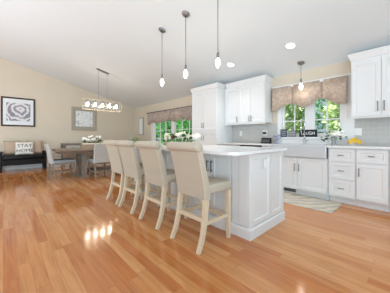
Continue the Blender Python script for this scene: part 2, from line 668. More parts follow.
base_unit('base_cabinet', 'white single-door base cabinet between tall pantry cabinet and black-topped dishwasher', 3.30, 2.63,
          [('w', .03, .64, .68, .865, .335, .775, False), ('d', .03, .64, .125, .672, .6, .56, True)])
base_unit('base_cabinet', 'narrow white filler cabinet between dishwasher and sink cabinet', 2.125, 1.91, [('d', .01, .205, .125, .865, None, 0, True)])
base_unit('base_cabinet', 'white two-door sink base cabinet under the steel apron sink', 1.905, .957,
          [('d', .012, .474, .125, .685, .437, .51, True), ('d', .474, .938, .125, .685, .511, .51, True)], vent=True)
base_unit('base_cabinet', 'white stack of three drawers right beside the apron sink', .953, .597,
          [('w', .006, .35, .665, .865, .178, .765, False), ('w', .006, .35, .39, .66, .178, .525, False), ('w', .006, .35, .125, .385, .178, .25, False)])
base_unit('base_cabinet', 'white base cabinet with one drawer over a door below switch plate', .595, .235,
          [('w', .006, .354, .665, .865, .18, .77, False), ('d', .006, .354, .125, .66, .04, .53, True)])
base_unit('base_cabinet', 'white base cabinet cut off by the right border of the photo', .233, -.35,
          [('w', .006, .577, .665, .865, .29, .77, False), ('d', .006, .29, .125, .66, .255, .53, True), ('d', .29, .577, .125, .66, .325, .53, True)])

# sink cabinet top is cut for the apron sink: lower its carcass
for o in bpy.data.objects:
    if o.get('label', '').startswith('white two-door sink base'):
        for ch in o.children:
            if ch.name.startswith('carcass'):
                for v in ch.data.vertices:
                    if v.co.z > .5:
                        v.co.z = .695
# dishwasher
t = unit('dishwasher', 'dishwasher with thin black control strip under the counter, behind the island', 'dishwasher', XF, 2.625)
bm = BM(); box(bm, .003, .492, .0, DEP, .1, .876); obj('tub', bm, M_dark, t)
bm = BM(); box(bm, .005, .49, -.03, -.001, .11, .80, .004); d = obj('door', bm, M_steel, t)
bm = BM(); box(bm, .0, .495, -.055, -.001, .805, .876, .004); obj('control_panel', bm, M_black, t)
bm = BM(); lathe(bm, [(.016, 0), (.016, .02), (.012, .024)], (0, 0, 0), 14)
bmesh.ops.rotate(bm, verts=bm.verts[:], matrix=Matrix.Rotation(PI / 2, 3, 'X'))
bmesh.ops.translate(bm, verts=bm.verts[:], vec=(.475, -.055, .852)); obj('knob', bm, M_black, t)
bm = BM(); box(bm, .005, .49, .06, .08, .0, .1); obj('toe_kick', bm, M_dark, t)

# countertop along the window wall, open where the apron sink drops in
SY0, SY1 = .968, 1.895
bm = BM()
XC = 3.805
box(bm, XC, XE - .002, -.36, SY0 - .002, .88, .91, .003)
box(bm, XC, XE - .002, SY1 + .002, 3.30, .88, .91, .003)
box(bm, 4.27, XE - .002, SY0 - .002, SY1 + .002, .88, .91)
o = obj('countertop', bm, M_quartz)
tag(o, 'white quartz countertop running along the window wall around the sink', 'countertop')

# apron sink
t = unit('apron_sink', 'stainless steel apron front sink below the kitchen window', 'sink', 3.79, SY1)
wd = SY1 - SY0
bm = BM()
box(bm, 0, wd, 0, .02, .70, .905, .006)
box(bm, 0, .02, .02, .478, .70, .905); box(bm, wd - .02, wd, .02, .478, .70, .905)
box(bm, .02, wd - .02, .458, .478, .70, .905); box(bm, .02, wd - .02, .02, .458, .70, .715)
obj('basin', bm, M_sink, t)
bm = BM(); lathe(bm, [(.045, .716), (.045, .719), (.02, .720)], (wd / 2, .26, 0), 18); obj('drain', bm, M_chrome, t)

# faucet
t = thing('faucet', 'tall chrome gooseneck faucet standing behind the apron sink', 'faucet', (4.36, 1.484, .91))
bm = BM(); lathe(bm, [(.03, 0), (.03, .01), (.022, .02), (.022, .09), (.016, .1)], n=16); obj('base', bm, M_chrome, t, True)
bm = BM()
pts = [(0, 0, .09), (0, 0, .40)]
for k in range(1, 11):
    a = PI * k / 10
    pts.append((-.09 + .09 * math.cos(a), 0, .40 + .11 * math.sin(a)))
pts.append((-.18, 0, .34))
tube(bm, pts, .0125, 12); obj('neck', bm, M_chrome, t, True)
bm = BM(); tube(bm, [(-.18, 0, .345), (-.18, 0, .25)], [.017, .019], 12); obj('spray_head', bm, M_chrome, t, True)
bm = BM(); tube(bm, [(0, -.02, .06), (0, -.075, .085)], [.008, .006], 8); obj('lever', bm, M_chrome, t, True)

# tall pantry
t = unit('pantry_cabinet', 'tall white pantry cabinet with two stacked pairs of doors beside breakfast window', 'cabinet', 3.852, 4.24)
wd = 4.24 - 3.308
bm = BM(); box(bm, 0, wd, 0, XE - 3.852 - .002, .105, 2.27); obj('carcass', bm, M_cab, t)
bm = BM(); box(bm, 0, wd, .07, XE - 3.852 - .002, 0, .105); obj('toe_kick', bm, M_cab, t)
for a, b, hx in ((.02, wd / 2, wd / 2 - .035), (wd / 2, wd - .02, wd / 2 + .035)):
    d = shaker('door', t, a, b, 1.215, 2.235, M_cab); pull(d, hx, 1.355, .13)
    d = shaker('door', t, a, b, .125, 1.19, M_cab); pull(d, hx, 1.03, .13)
bm = BM(); crown(bm, 0, wd, 0, XE - 3.852 - .002, 2.27, 2.39, .032); obj('crown_moulding', bm, M_cab, t)

# upper cabinets, left of the sink window
XU = 4.13
t = unit('wall_cabinet', 'white three-door wall cabinet between tall pantry and kitchen window', 'cabinet', XU, 3.305, 'white wall cabinets')
wd = 3.305 - 2.2
DU = XE - XU - .002
bm = BM(); box(bm, 0, wd, 0, DU, 1.37, 2.27); box(bm, 0, wd, -.004, .016, 1.345, 1.37); obj('carcass', bm, M_cab, t)
xs = [.03, 3.305 - 2.872, 3.305 - 2.55, wd - .0]
d1 = 3.305 - 2.872
d2 = 3.305 - 2.545
for a, b, hx in ((.06, d1, d1 - .03), (d1, d2, d2 - .03), (d2, wd - .012, d2 + .03)):
    d = shaker('door', t, a, b, 1.375, 2.235, M_cab); pull(d, hx, 1.475, .13)
bm = BM(); crown(bm, .052, wd, 0, DU, 2.27, 2.385, .04, left=False); obj('crown_moulding', bm, M_cab, t)
# upper cabinet, right of the sink window
t = unit('wall_cabinet', 'white two-door wall cabinet above switch plate, right of kitchen window', 'cabinet', XU, .70, 'white wall cabinets')
wd = .72
bm = BM(); box(bm, 0, wd, 0, DU, 1.37, 2.27); box(bm, 0, wd, -.004, .016, 1.345, 1.37); obj('carcass', bm, M_cab, t)
for a, b, hx in ((.012, .366, .33), (.366, .71, .40)):
    d = shaker('door', t, a, b, 1.375, 2.235, M_cab); pull(d, hx, 1.515, .15)
bm = BM(); crown(bm, 0, wd, 0, DU, 2.27, 2.385, .04); obj('crown_moulding', bm, M_cab, t)

# ------------------------------------------------------------------ island
IX0, IX1, IY0, IY1 = 1.822, 2.61, 1.135, 3.72
t = thing('kitchen_island', 'light grey-white kitchen island with panelled end and doors facing the bar stools', 'island', (0, 0, 0))
bm = BM(); box(bm, IX0 + .02, IX1 - .02, IY0 + .02, IY1 - .02, 0, .88); obj('carcass', bm, M_island, t)
bm = BM()
for a, b, c, d_ in ((IX0 - .012, IX1 + .012, IY0 - .012, IY1 + .012),):
    r = []
    for z, o in ((0, 0), (.095, 0), (.115, -.012)):
        r.append([(a - o, c - o, z), (b + o, c - o, z), (b + o, d_ + o, z), (a - o, d_ + o, z)])
    loft(bm, r)
obj('plinth', bm, M_island, t)
# corner posts
for px, py in ((IX0, IY0), (IX1 - .045, IY0), (IX0, IY1 - .045), (IX1 - .045, IY1 - .045)):
    bm = BM(); box(bm, px, px + .045, py, py + .045, .1, .879, .003); obj('corner_post', bm, M_island, t)
# end panels (facing -Y) : shaker() is already oriented that way
e = bpy.data.objects.new('end_panel', None)
bpy.data.objects.remove(e)
for a, b in ((IX0 + .04, 2.268), (2.274, IX1 - .03)):
    p = shaker('end_panel', t, a, b, .12, .87, M_island, .05)
    p.location = (0, IY0 + .021, 0)
bm = BM(); box(bm, 2.095, 2.16, IY0 - .007, IY0 + .001, .70, .80, .003)
for z in (.725, .775):
    box(bm, 2.113, 2.142, IY0 - .009, IY0 - .006, z - .016, z + .016, .002)
obj('outlet_plate', bm, M_white, t)
# stool side doors (facing -X)
def island_front(name, yl, yr, z0, z1):
    p = shaker(name, t, 0, yl - yr, z0, z1, M_island, .055)
    p.location = (IX0 + .021, yl, 0)
    p.rotation_euler = (0, 0, RZ)
    return p
splits = [3.64, 3.30, 2.98, 2.64, 2.32, 2.02, 1.675, 1.37]
for i, (a, b) in enumerate(zip(splits, splits[1:])):
    d = island_front('door', a, b, .13, .865)
    if i == 5:
        pull(d, a - b - .034, .70, .14, m=M_pull)
    if i == 6:
        pull(d, .034, .70, .14, m=M_pull)
    if i in (1, 3):
        pull(d, a - b - .034, .70, .14, m=M_pull)
    if i in (2, 4):
        pull(d, .034, .70, .14, m=M_pull)
bm = BM()                                         # beadboard between the doors and the corner post
y = 1.18
while y < 1.365:
    box(bm, IX0 + .004, IX0 + .02, y, min(y + .089, 1.366), .12, .87)
    y += .093
obj('beadboard_panel', bm, M_island, t)
bm = BM()
ring = []
for cx_, cy_, r_, a0 in ((1.50, 1.085, .09, PI), (2.622, 1.085, .03, 1.5 * PI), (2.622, 3.80, .03, 0), (1.50, 3.80, .09, .5 * PI)):
    ox = cx_ + r_ if cx_ < 2 else cx_ - r_
    oy = cy_ + r_ if cy_ < 2 else cy_ - r_
    ring += [(ox + r_ * math.cos(a0 + PI / 2 * k / 6), oy + r_ * math.sin(a0 + PI / 2 * k / 6)) for k in range(7)]
loft(bm, [[(x, y, z) for x, y in ring] for z in (.88, .91)])
o = obj('island_countertop', bm, M_quartz)
tag(o, 'white quartz slab on top of the kitchen island', 'countertop')

# ------------------------------------------------------------------ bar stools (local: faces +X)
def make_stool():
    t = thing('bar_stool', '', 'bar stool', (0, 0, 0), 0, 'linen bar stools at the island')
    W = .215
    bm = BM(); box(bm, -.105, .25, -W, W, .505, .60, .025, 3)
    # puffed seat top
    seat = obj('seat', bm, M_linen, t, True)
    # back: lofted slab, leaning back, with the rolled head
    sec = [(-.135, -.055, .465), (-.155, -.075, .60), (-.19, -.115, .75), (-.225, -.155, .88), (-.24, -.165, .945)]
    bm = BM()
    rings = []
    for xr, xf, z in sec:
        c = .015
        rings.append([(xr, -W + c, z), (xr, W - c, z), (xr + c, W, z), (xf - c, W, z), (xf, W - c, z), (xf, -W + c, z), (xf - c, -W, z), (xr + c, -W, z)])
    loft(bm, rings)
    back = obj('backrest', bm, M_linen, t)
    bm = BM()
    pr = []
    n = 16
    rings = []
    for y, s in ((-W - .012, .6), (-W - .006, .92), (-W + .01, 1.0), (W - .01, 1.0), (W + .006, .92), (W + .012, .6)):
        rings.append([(-.228 + .048 * s * math.cos(2 * PI * k / n), y, .957 + .045 * s * math.sin(2 * PI * k / n)) for k in range(n)])
    loft(bm, rings)
    obj('head_roll', bm, M_linen, back, True)
    # nailheads down both edges of the back
    for s in (-1, 1):
        bm = BM()
        for k in range(17):
            z = .49 + k * .026
            i = max(j for j in range(4) if sec[j][2] <= z)
            f = (z - sec[i][2]) / (sec[i + 1][2] - sec[i][2])
            x = sec[i][0] + f * (sec[i + 1][0] - sec[i][0]) + .028
            ball(bm, (x, s * W, z), .0045, 1, .6, 1, 6)
        obj('nailhead_trim', bm, M_champ, back, True)
    for s in (-1, 1):
        bm = BM(); tube(bm, [(-.10, s * .185, .50), (-.115, s * .187, .38), (-.13, s * .19, .25), (-.165, s * .193, .11), (-.215, s * .196, 0)], [.022, .021, .02, .0185, .017], square=True)
        obj('leg', bm, M_ash, t)
        bm = BM(); tube(bm, [(.225, s * .19, .505), (.228, s * .19, 0)], [.022, .016], square=True)
        obj('leg', bm, M_ash, t)
        bm = BM(); box(bm, -.14, .225, s * .19 - .011, s * .19 + .011, .225, .26); obj('stretcher', bm, M_ash, t)
    bm = BM(); box(bm, -.145, -.115, -.19, .19, .252, .29); obj('stretcher', bm, M_ash, t)
    bm = BM(); box(bm, .214, .238, -.19, .19, .205, .24); obj('stretcher', bm, M_ash, t)
    return t
stool = make_stool()
for i, (y, lab, rz) in enumerate((
        (1.515, 'beige linen bar stool with pale legs at the near end of island, biggest in view', 0),
        (2.19, 'beige linen bar stool second from the near end of the island', 0),
        (2.825, 'beige linen bar stool third from the near end of the island', 0),
        (3.33, 'beige linen bar stool at far end of island row, next to dining table', 0))):
    o = stool if i == 0 else copy_tree(stool)
    o.location = (1.49, y, 0)
    o.rotation_euler = (0, 0, rz)
    o['label'] = lab

# ------------------------------------------------------------------ dining set
t = thing('dining_table', 'weathered grey-brown dining table on two board pedestals under the chandelier', 'table', (2.1, 6.2, 0))
bm = BM(); box(bm, -1.18, 1.18, -.53, .53, .695, .735, .004); obj('tabletop', bm, M_table, t)
bm = BM(); box(bm, -1.08, 1.08, -.43, .43, .63, .695); obj('apron', bm, M_table, t)
for s in (-1, 1):
    bm = BM(); box(bm, s * .54 - .05, s * .54 + .05, -.33, -.17, 0.05, .63); box(bm, s * .54 - .05, s * .54 + .05, .17, .33, 0.05, .63)
    box(bm, s * .54 - .10, s * .54 + .1, -.06, .06, 0.05, .63)
    box(bm, s * .54 - .10, s * .54 + .10, -.36, .36, 0, .05)
    obj('pedestal', bm, M_tableleg, t)
bm = BM(); box(bm, -.49, .49, -.05, .05, .1, .19); obj('stretcher', bm, M_tableleg, t)

def make_chair():
    t = thing('dining_chair', '', 'chair', (0, 0, 0), 0, 'grey upholstered dining chairs')
    W = .235
    bm = BM(); box(bm, -.22, .26, -W, W, .405, .475, .02, 3); obj('seat', bm, M_seatblue, t, True)
    bm = BM(); box(bm, -.22, .25, -W + .01, W - .01, .36, .405); obj('seat_frame', bm, M_tableleg, t)
    bm = BM()
    sec = [(-.275, -.205, .40, 0), (-.29, -.225, .55, 0), (-.32, -.26, .72, .004), (-.358, -.303, .855, 0), (-.365, -.312, .888, -.02)]
    rings = []
    for xr, xf, z, dw in sec:
        w_ = W + dw
        c = .012
        rings.append([(xr, -w_ + c, z), (xr, w_ - c, z), (xr + c, w_, z), (xf - c, w_, z), (xf, w_ - c, z), (xf, -w_ + c, z), (xf - c, -w_, z), (xr + c, -w_, z)])
    loft(bm, rings)
    obj('backrest', bm, M_greyfab, t)
    for s in (-1, 1):
        bm = BM(); tube(bm, [(-.235, s * .2, .405), (-.245, s * .2, .25), (-.285, s * .2, 0)], [.021, .019, .015], square=True); obj('leg', bm, M_tableleg, t)
        bm = BM(); tube(bm, [(.225, s * .2, .37), (.228, s * .2, 0)], [.021, .015], square=True); obj('leg', bm, M_tableleg, t)
        bm = BM(); box(bm, -.245, .225, s * .2 - .01, s * .2 + .01, .15, .18); obj('stretcher', bm, M_tableleg, t)
    bm = BM(); box(bm, -.01, .01, -.19, .19, .152, .178); obj('stretcher', bm, M_tableleg, t)
    return t
ch = make_chair()
ch.location = (1.115, 6.19, 0)
ch['label'] = 'grey upholstered dining chair at the left head of the table, seen in profile'
c2 = copy_tree(ch)
c2.location = (1.88, 5.70, 0)
c2.rotation_euler = (0, 0, PI / 2)
c2['label'] = 'grey upholstered dining chair seen from behind, tucked under long side of table'

# planter on the table
def flower(bm, c, r, n=6):
    c = Vector(c)
    for k in range(n):
        d = rvec(); d.z = abs(d.z) * .7
        ball(bm, c + d * r * .5, r * .55, 1, 1, .8, 7)
def foliage(bm, c, rx, ry, rz, n, ln, wd):
    c = Vector(c)
    for k in range(n):
        v = rvec()
        p = c + Vector((v.x * rx, v.y * ry, v.z * rz)) * random.uniform(.5, 1)
        d = (v + rvec() * .6)
        leaf(bm, p, d, rvec(), ln * random.uniform(.7, 1.3), wd * random.uniform(.7, 1.3))
t = thing('flower_planter', 'long wooden planter box with white flowers and moss on dining table', 'planter', (1.83, 6.22, .735))
bm = BM(); PL_ = .26
box(bm, -PL_, PL_, -.09, -.075, 0, .15); box(bm, -PL_, PL_, .075, .09, 0, .15); box(bm, -PL_, -PL_ + .015, -.075, .075, 0, .15); box(bm, PL_ - .015, PL_, -.075, .075, 0, .15); box(bm, -PL_ + .015, PL_ - .015, -.075, .075, 0, .015)
obj('trough', bm, M_box, t)
bm = BM(); box(bm, -PL_ - .005, PL_ + .005, -.097, -.0905, .115, .152, .002); obj('pale_band', bm, M_cream, t)
bm = BM()
for k in range(50):
    ball(bm, (random.uniform(-.22, .22), random.uniform(-.06, .06), .145), .03, 1.2, 1, .7, 6)
obj('moss', bm, M_moss, t, True)
for k in range(14):
    bm = BM(); flower(bm, (-.22 + .44 * (k % 7) / 6 + random.uniform(-.02, .02), random.uniform(-.06, .06), .22 + random.uniform(0, .10)), .055)
    obj('blossom', bm, M_petal, t, True)
bm = BM(); foliage(bm, (0, 0, .21), .24, .09, .06, 110, .06, .03); obj('leaves', bm, M_leaf_d, t)

# sideboard by the gable wall
t = thing('sideboard', 'grey wood sideboard against beige wall behind the dining table', 'sideboard', (2.1, 8.66, 0))
bm = BM(); box(bm, -.56, .56, -.23, .22, .775, .82, .004); obj('top', bm, M_tableleg, t)
bm = BM(); box(bm, -.50, .50, -.19, .21, .30, .775); obj('carcass', bm, M_table, t)
for a, b in ((-.46, -.01), (.01, .46)):
    bm = BM(); box(bm, a, b, -.208, -.19, .60, .755, .003); d = obj('drawer', bm, M_greyfab, t)
    bm = BM(); tube(bm, [((a + b) / 2 - .05, -.228, .68), ((a + b) / 2 + .05, -.228, .68)], .006, 8)
    for s in (-1, 1):
        tube(bm, [((a + b) / 2 + s * .04, -.228, .68), ((a + b) / 2 + s * .04, -.207, .68)], .004, 6)
    obj('handle', bm, M_nickel, d)
    bm = BM(); box(bm, a, b, -.208, -.19, .32, .59, .003); obj('door', bm, M_table, t)
for sx in (-1, 1):
    for sy in (-.18, .18):
        bm = BM(); tube(bm, [(sx * .52, sy, .775), (sx * .52, sy, 0)], [.03, .026], square=True); obj('leg', bm, M_tableleg, t)

# ------------------------------------------------------------------ bench and cushions
t = thing('bench', 'black leather bench with low arms against the beige gable wall', 'bench', (.485, 8.56, 0))
bm = BM(); box(bm, -.50, .50, -.27, .27, .36, .48, .03, 3); obj('seat_cushion', bm, M_leather, t, True)
bm = BM(); box(bm, -.50, .50, -.26, .27, .19, .358, .006); obj('seat_base', bm, M_blackwood, t)
for s in (-1, 1):
    bm = BM()
    box(bm, s * .535 - .032, s * .535 + .032, -.27, .27, .19, .55, .02, 3)
    tube(bm, [(s * .535, -.275, .56), (s * .535, .27, .56)], .042, 14)
    obj('armrest', bm, M_leather, t)
    for y in (-.235, .235):
        bm = BM(); tube(bm, [(s * .535, y, .195), (s * .535, y, 0)], [.034, .028], square=True); obj('leg', bm, M_blackwood, t)

def cushion(bm, w_, h_, th, n=12):
    # pillow: two bulged grids meeting at a seam, standing in XZ, front to -Y
    def P(i, j, s):
        u, v = -1 + 2 * i / n, -1 + 2 * j / n
        f = max(0, (1 - u ** 4) * (1 - v ** 4)) ** .55
        pin = 1 - .07 * (u * u) * (1 - v * v) - 0
        pin2 = 1 - .07 * (v * v) * (1 - u * u)
        return (u * w_ / 2 * pin2 if 0 else u * w_ / 2 * (1 - .06 * (1 - v * v) * abs(u)), s * th / 2 * f, v * h_ / 2 * (1 - .06 * (1 - u * u) * abs(v)))
    G = {}
    for s in (-1, 1):
        for i in range(n + 1):
            for j in range(n + 1):
                edge = i in (0, n) or j in (0, n)
                key = (i, j, 0 if edge else s)
                if key not in G:
                    G[key] = bm.verts.new(P(i, j, 0 if edge else s))
    g = lambda i, j, s: G[(i, j, 0 if i in (0, n) or j in (0, n) else s)]
    for s in (-1, 1):
        for i in range(n):
            for j in range(n):
                bm.faces.new((g(i, j, s), g(i + 1, j, s), g(i + 1, j + 1, s), g(i, j + 1, s)))
def place_cushion(x, z, w_, h_, m, label, y=8.55, tilt=-.2, rz=0):
    bm = BM(); cushion(bm, w_, h_, .15)
    o = obj('cushion', bm, m, None, True, (x, y, z))
    o.rotation_euler = (tilt, 0, rz)
    return tag(o, label, 'cushion', 'cushions on the bench')
place_cushion(.22, .715, .42, .45, M_pillow, 'plain taupe cushion at the left end of the black bench', 8.64)
place_cushion(.775, .715, .41, .45, M_pillow, 'plain taupe cushion at the right end of bench, beside dining chair', 8.64)
p = place_cushion(.50, .695, .47, .42, M_pilloww, 'white cushion lettered STAY HOME in the middle of the bench', 8.46)
for body, sz, dz in (('STAY', .155, .07), ('HOME', .145, -.085)):
    bm = text_bm(body, sz, .002)
    bmesh.ops.rotate(bm, verts=bm.verts[:], matrix=Matrix.Rotation(PI / 2, 3, 'X'))
    for v in bm.verts:                            # follow the bulge of the cushion
        u, q = v.co.x / .235, (v.co.z + dz) / .215
        f = max(0, (1 - u ** 4) * (1 - q ** 4)) ** .55
        v.co.y -= .075 * f + .003
        v.co.z += dz
    obj('lettering', bm, M_ink, p)

# ------------------------------------------------------------------ pictures
def picture(label, x0, x1, z0, z1, fw, fm, mw, mm, am, aw=None):
    cx_, cz_ = (x0 + x1) / 2, (z0 + z1) / 2
    a, b = (x1 - x0) / 2, (z1 - z0) / 2
    t = thing('framed_picture', label, 'picture', (cx_, YG - .001, cz_), 0, None)
    bm = BM()
    def strip(p, q, r, s):
        loft(bm, [p, q, r, s], False)
    o_, i_ = 1, fw
    rings = []
    for inset, y in ((0, 0), (0, -.035), (fw * .35, -.04), (fw, -.025), (fw, -.012)):
        rings.append([(-a + inset, y, -b + inset), (a - inset, y, -b + inset), (a - inset, y, b - inset), (-a + inset, y, b - inset)])
    loft(bm, rings)
    obj('frame', bm, fm, t)
    bm = BM(); box(bm, -a + fw, a - fw, -.016, -.0125, -b + fw, b - fw); obj('mount', bm, mm, t)
    bm = BM(); box(bm, -a + fw + mw * .62, a - fw - mw * .62, -.019, -.0165, -b + fw + mw, b - fw - mw); obj('print', bm, am, t)
    return t
picture('dark-framed print of a big grey flower with white mount, hung above the bench', -.055, .80, 1.405, 2.345, .045, M_frame_dk, .13, M_mat, M_art1)
picture('square silver-grey framed mosaic print behind the chandelier', 1.90, 2.79, 1.32, 2.22, .13, M_frame_gr, .02, M_frame_gr, M_art2)
t = thing('framed_picture', 'narrow vertical framed panel on the wall between room corner and breakfast window', 'picture', (XE - .001, 8.22, 1.53), RZ)
bm = BM(); box(bm, -.2, .2, -.03, 0, -.39, .39, .004); obj('frame', bm, M_frame_gr, t)
bm = BM(); box(bm, -.155, .155, -.034, -.0305, -.345, .345); obj('print', bm, M_mat, t)

# ------------------------------------------------------------------ valances
def valance(name_label, yl, yr, zt, bottoms, panels, m, rod=False):
    # local x runs from the left end (seen from the room) to the right; front faces -Y
    t = unit('window_valance', name_label, 'valance', XE - .03, yl)
    wd = yl - yr
    pr = .085
    def zb(x):
        for (xa, za), (xb, zb_) in zip(bottoms, bottoms[1:]):
            if xa <= x <= xb:
                f = (x - xa) / (xb - xa)
                f = f * f * (3 - 2 * f)
                return za + (zb_ - za) * f
        return bottoms[-1][1]
    edges = [0] + panels + [wd]
    for a, b in zip(edges, edges[1:]):
        bm = BM()
        n = 18
        top, bot, topb, botb = [], [], [], []
        for k in range(n + 1):
            x = a + (b - a) * k / n
            u = abs(2 * k / n - 1)
            tuck = .035 * max(0, (u - .82) / .18) if not rod else .012 * math.sin(x * 26)
            if (k <= n / 2 and a == 0) or (k > n / 2 and b == wd):
                tuck = tuck if rod else 0
            y = -pr + tuck
            top.append(bm.verts.new((x, y + .008, zt))); bot.append(bm.verts.new((x, y, zb(x))))
            topb.append(bm.verts.new((x, y + .018, zt))); botb.append(bm.verts.new((x, y + .01, zb(x))))
        for k in range(n):
            bm.faces.new((top[k], top[k + 1], bot[k + 1], bot[k])); bm.faces.new((topb[k], topb[k + 1], botb[k + 1], botb[k]))
            bm.faces.new((bot[k], bot[k + 1], botb[k + 1], botb[k])); bm.faces.new((top[k], top[k + 1], topb[k + 1], topb[k]))
        for k in (0, n):
            bm.faces.new((top[k], bot[k], botb[k], topb[k]))
        obj('fabric_panel', bm, m, t, True)
    for x in (0, wd - .008):
        bm = BM(); box(bm, x, x + .008, -pr + .019, 0, zb(min(x, wd)) + .02, zt - .001); obj('fabric_return', bm, m, t)
    if rod:
        bm = BM(); tube(bm, [(-.06, -pr + .03, zt + .012), (wd + .06, -pr + .03, zt + .012)], .013, 10)
        r = obj('rod', bm, M_frame_dk, t, True)
        bm = BM()
        for x in (-.075, wd + .075):
            ball(bm, (x, -pr + .03, zt + .012), .028)
        obj('finials', bm, M_frame_dk, r, True)
        bm = BM()
        for x in (.02, wd - .02):
            tube(bm, [(x, -pr + .03, zt + .012), (x, .03, zt + .012)], .009, 8)
        obj('rod_brackets', bm, M_frame_dk, r)
    else:
        bm = BM(); box(bm, .009, wd - .009, -pr + .02, .0, zt - .03, zt - .002); obj('mounting_board', bm, M_trim, t)
    return t
yl = 2.155
valance('taupe damask valance with three scalloped panels over the kitchen window', yl, .80, 2.122,
        [(0, 1.60), (.06, 1.625), (yl - 1.735, 1.745), (yl - 1.49, 1.635), (yl - 1.187, 1.775), (yl - .92, 1.64), (yl - .80, 1.63)],
        [yl - 1.735, yl - 1.187], M_val1)
yl = 7.50
valance('grey-brown scalloped valance on a dark rod over the breakfast window', yl, 4.62, 2.03,
        [(0, 1.56), (yl - 7.25, 1.655), (yl - 6.80, 1.585), (yl - 6.46, 1.60), (yl - 6.02, 1.67), (yl - 5.66, 1.59), (yl - 5.32, 1.67), (yl - 4.92, 1.58), (yl - 4.62, 1.66)],
        [yl - 6.80, yl - 6.02, yl - 5.32], M_val2, rod=True)

# ------------------------------------------------------------------ lights that hang in the room
tilt = math.atan(SL)
def canopy(bm, r, h_, n=22):
    rings = []
    for rr, d in ((r, 0), (r, h_ * .4), (r * .8, h_ * .9), (r * .3, h_)):
        rings.append([(rr * math.cos(2 * PI * k / n), rr * math.sin(2 * PI * k / n), -d - SL * rr * math.cos(2 * PI * k / n)) for k in range(n)])
    loft(bm, rings)
def pendant(x, y, zb, label, group, power=4):
    zc = ceil_z(x) - .001
    t = thing('pendant_light', label, 'pendant light', (x, y, zc), 0, group)
    bm = BM(); canopy(bm, .062, .03); obj('ceiling_canopy', bm, M_nickel, t, True)
    dz = zb - zc
    bm = BM(); tube(bm, [(0, 0, -.03), (0, 0, dz + .12)], .0055, 8); obj('rod', bm, M_nickel, t, True)
    bm = BM(); lathe(bm, [(.008, .13), (.016, .125), (.02, .08), (.02, .055)], (0, 0, dz), 14); obj('socket', bm, M_nickel, t, True)
    bm = BM(); lathe(bm, [(.012, .055), (.036, .02), (.047, -.02), (.04, -.055), (.018, -.085), (.002, -.095)], (0, 0, dz), 8)
    obj('crystal_shade', bm, M_clear, t)
    bm = BM(); lathe(bm, [(.01, .05), (.026, .02), (.034, -.02), (.026, -.05), (.006, -.07)], (0, 0, dz), 12); obj('bulb', bm, M_bulbw, t, True)
    ld = bpy.data.lights.new('pendant_glow', 'POINT'); ld.energy = power; ld.color = (1, .9, .76); ld.shadow_soft_size = .05
    lo = bpy.data.objects.new('pendant_glow', ld); C.objects.link(lo); lo.parent = t; lo.location = (0, 0, dz - .13)
    return t
G = 'crystal pendants over the island'
pendant(2.105, 1.80, 2.06, 'crystal pendant nearest the camera, its rod cut by the picture top', G)
pendant(2.105, 2.465, 2.06, 'crystal pendant in the middle of the three over the island', G)
pendant(2.105, 3.124, 2.06, 'crystal pendant over the far end of island, first from dining area', G)
pendant(4.16, 1.478, 2.03, 'small crystal pendant hanging in front of the kitchen window valance', None, 1.2)

# chandelier
CXc, CYc = 2.135, 6.24
zc = ceil_z(CXc) - .001
t = thing('chandelier', 'rectangular glass chandelier with five bulbs above the dining table', 'chandelier', (CXc, CYc, zc))
bm = BM()
loft(bm, [[(-.165, y0, -d + SL * .165), (.165, y0, -d - SL * .165), (.165, y1, -d - SL * .165), (-.165, y1, -d + SL * .165)] for y0, y1, d in ((-.045, .045, 0), (-.045, .045, .025))])
obj('ceiling_canopy', bm, M_nickel, t)
ZT, ZB = 2.12 - zc, 1.84 - zc
for x in (-.12, .12):
    bm = BM(); tube(bm, [(x, 0, -.02 - SL * x), (x, 0, ZT)], .004, 8); obj('suspension_rod', bm, M_nickel, t)
bm = BM()
HX, HY = .525, .09
for z in (ZT, ZB):
    for y in (-HY, HY):
        box(bm, -HX, HX, y - .0045, y + .0045, z - .0045, z + .0045)
    for x in (-HX, HX):
        box(bm, x - .0045, x + .0045, -HY, HY, z - .0043, z + .0043)
for x in (-HX, HX):
    for y in (-HY, HY):
        box(bm, x - .0044, x + .0044, y - .0044, y + .0044, ZB, ZT)
box(bm, -HX, HX, -.012, .012, ZT - .004, ZT + .010)
obj('frame', bm, M_champ, t)
bm = BM()
for y in (-HY, HY):
    box(bm, -HX + .006, HX - .006, y - .002, y + .002, ZB + .006, ZT - .006)
obj('glass_sides', bm, M_clear, t)
for k in range(5):
    x = -.40 + .2 * k
    bm = BM(); tube(bm, [(x, 0, ZT - .003), (x, 0, ZT - .08)], .014, 10); s_ = obj('lamp_socket', bm, M_nickel, t)
    bm = BM(); lathe(bm, [(.013, -.08), (.022, -.105), (.031, -.145), (.024, -.18), (.006, -.2)], (x, 0, ZT), 12); obj('bulb', bm, M_bulb, s_, True)
    ld = bpy.data.lights.new('chandelier_glow', 'POINT'); ld.energy = 4; ld.color = (1, .88, .7); ld.shadow_soft_size = .04
    lo = bpy.data.objects.new('chandelier_glow', ld); C.objects.link(lo); lo.parent = t; lo.location = (x, 0, ZB - .12)

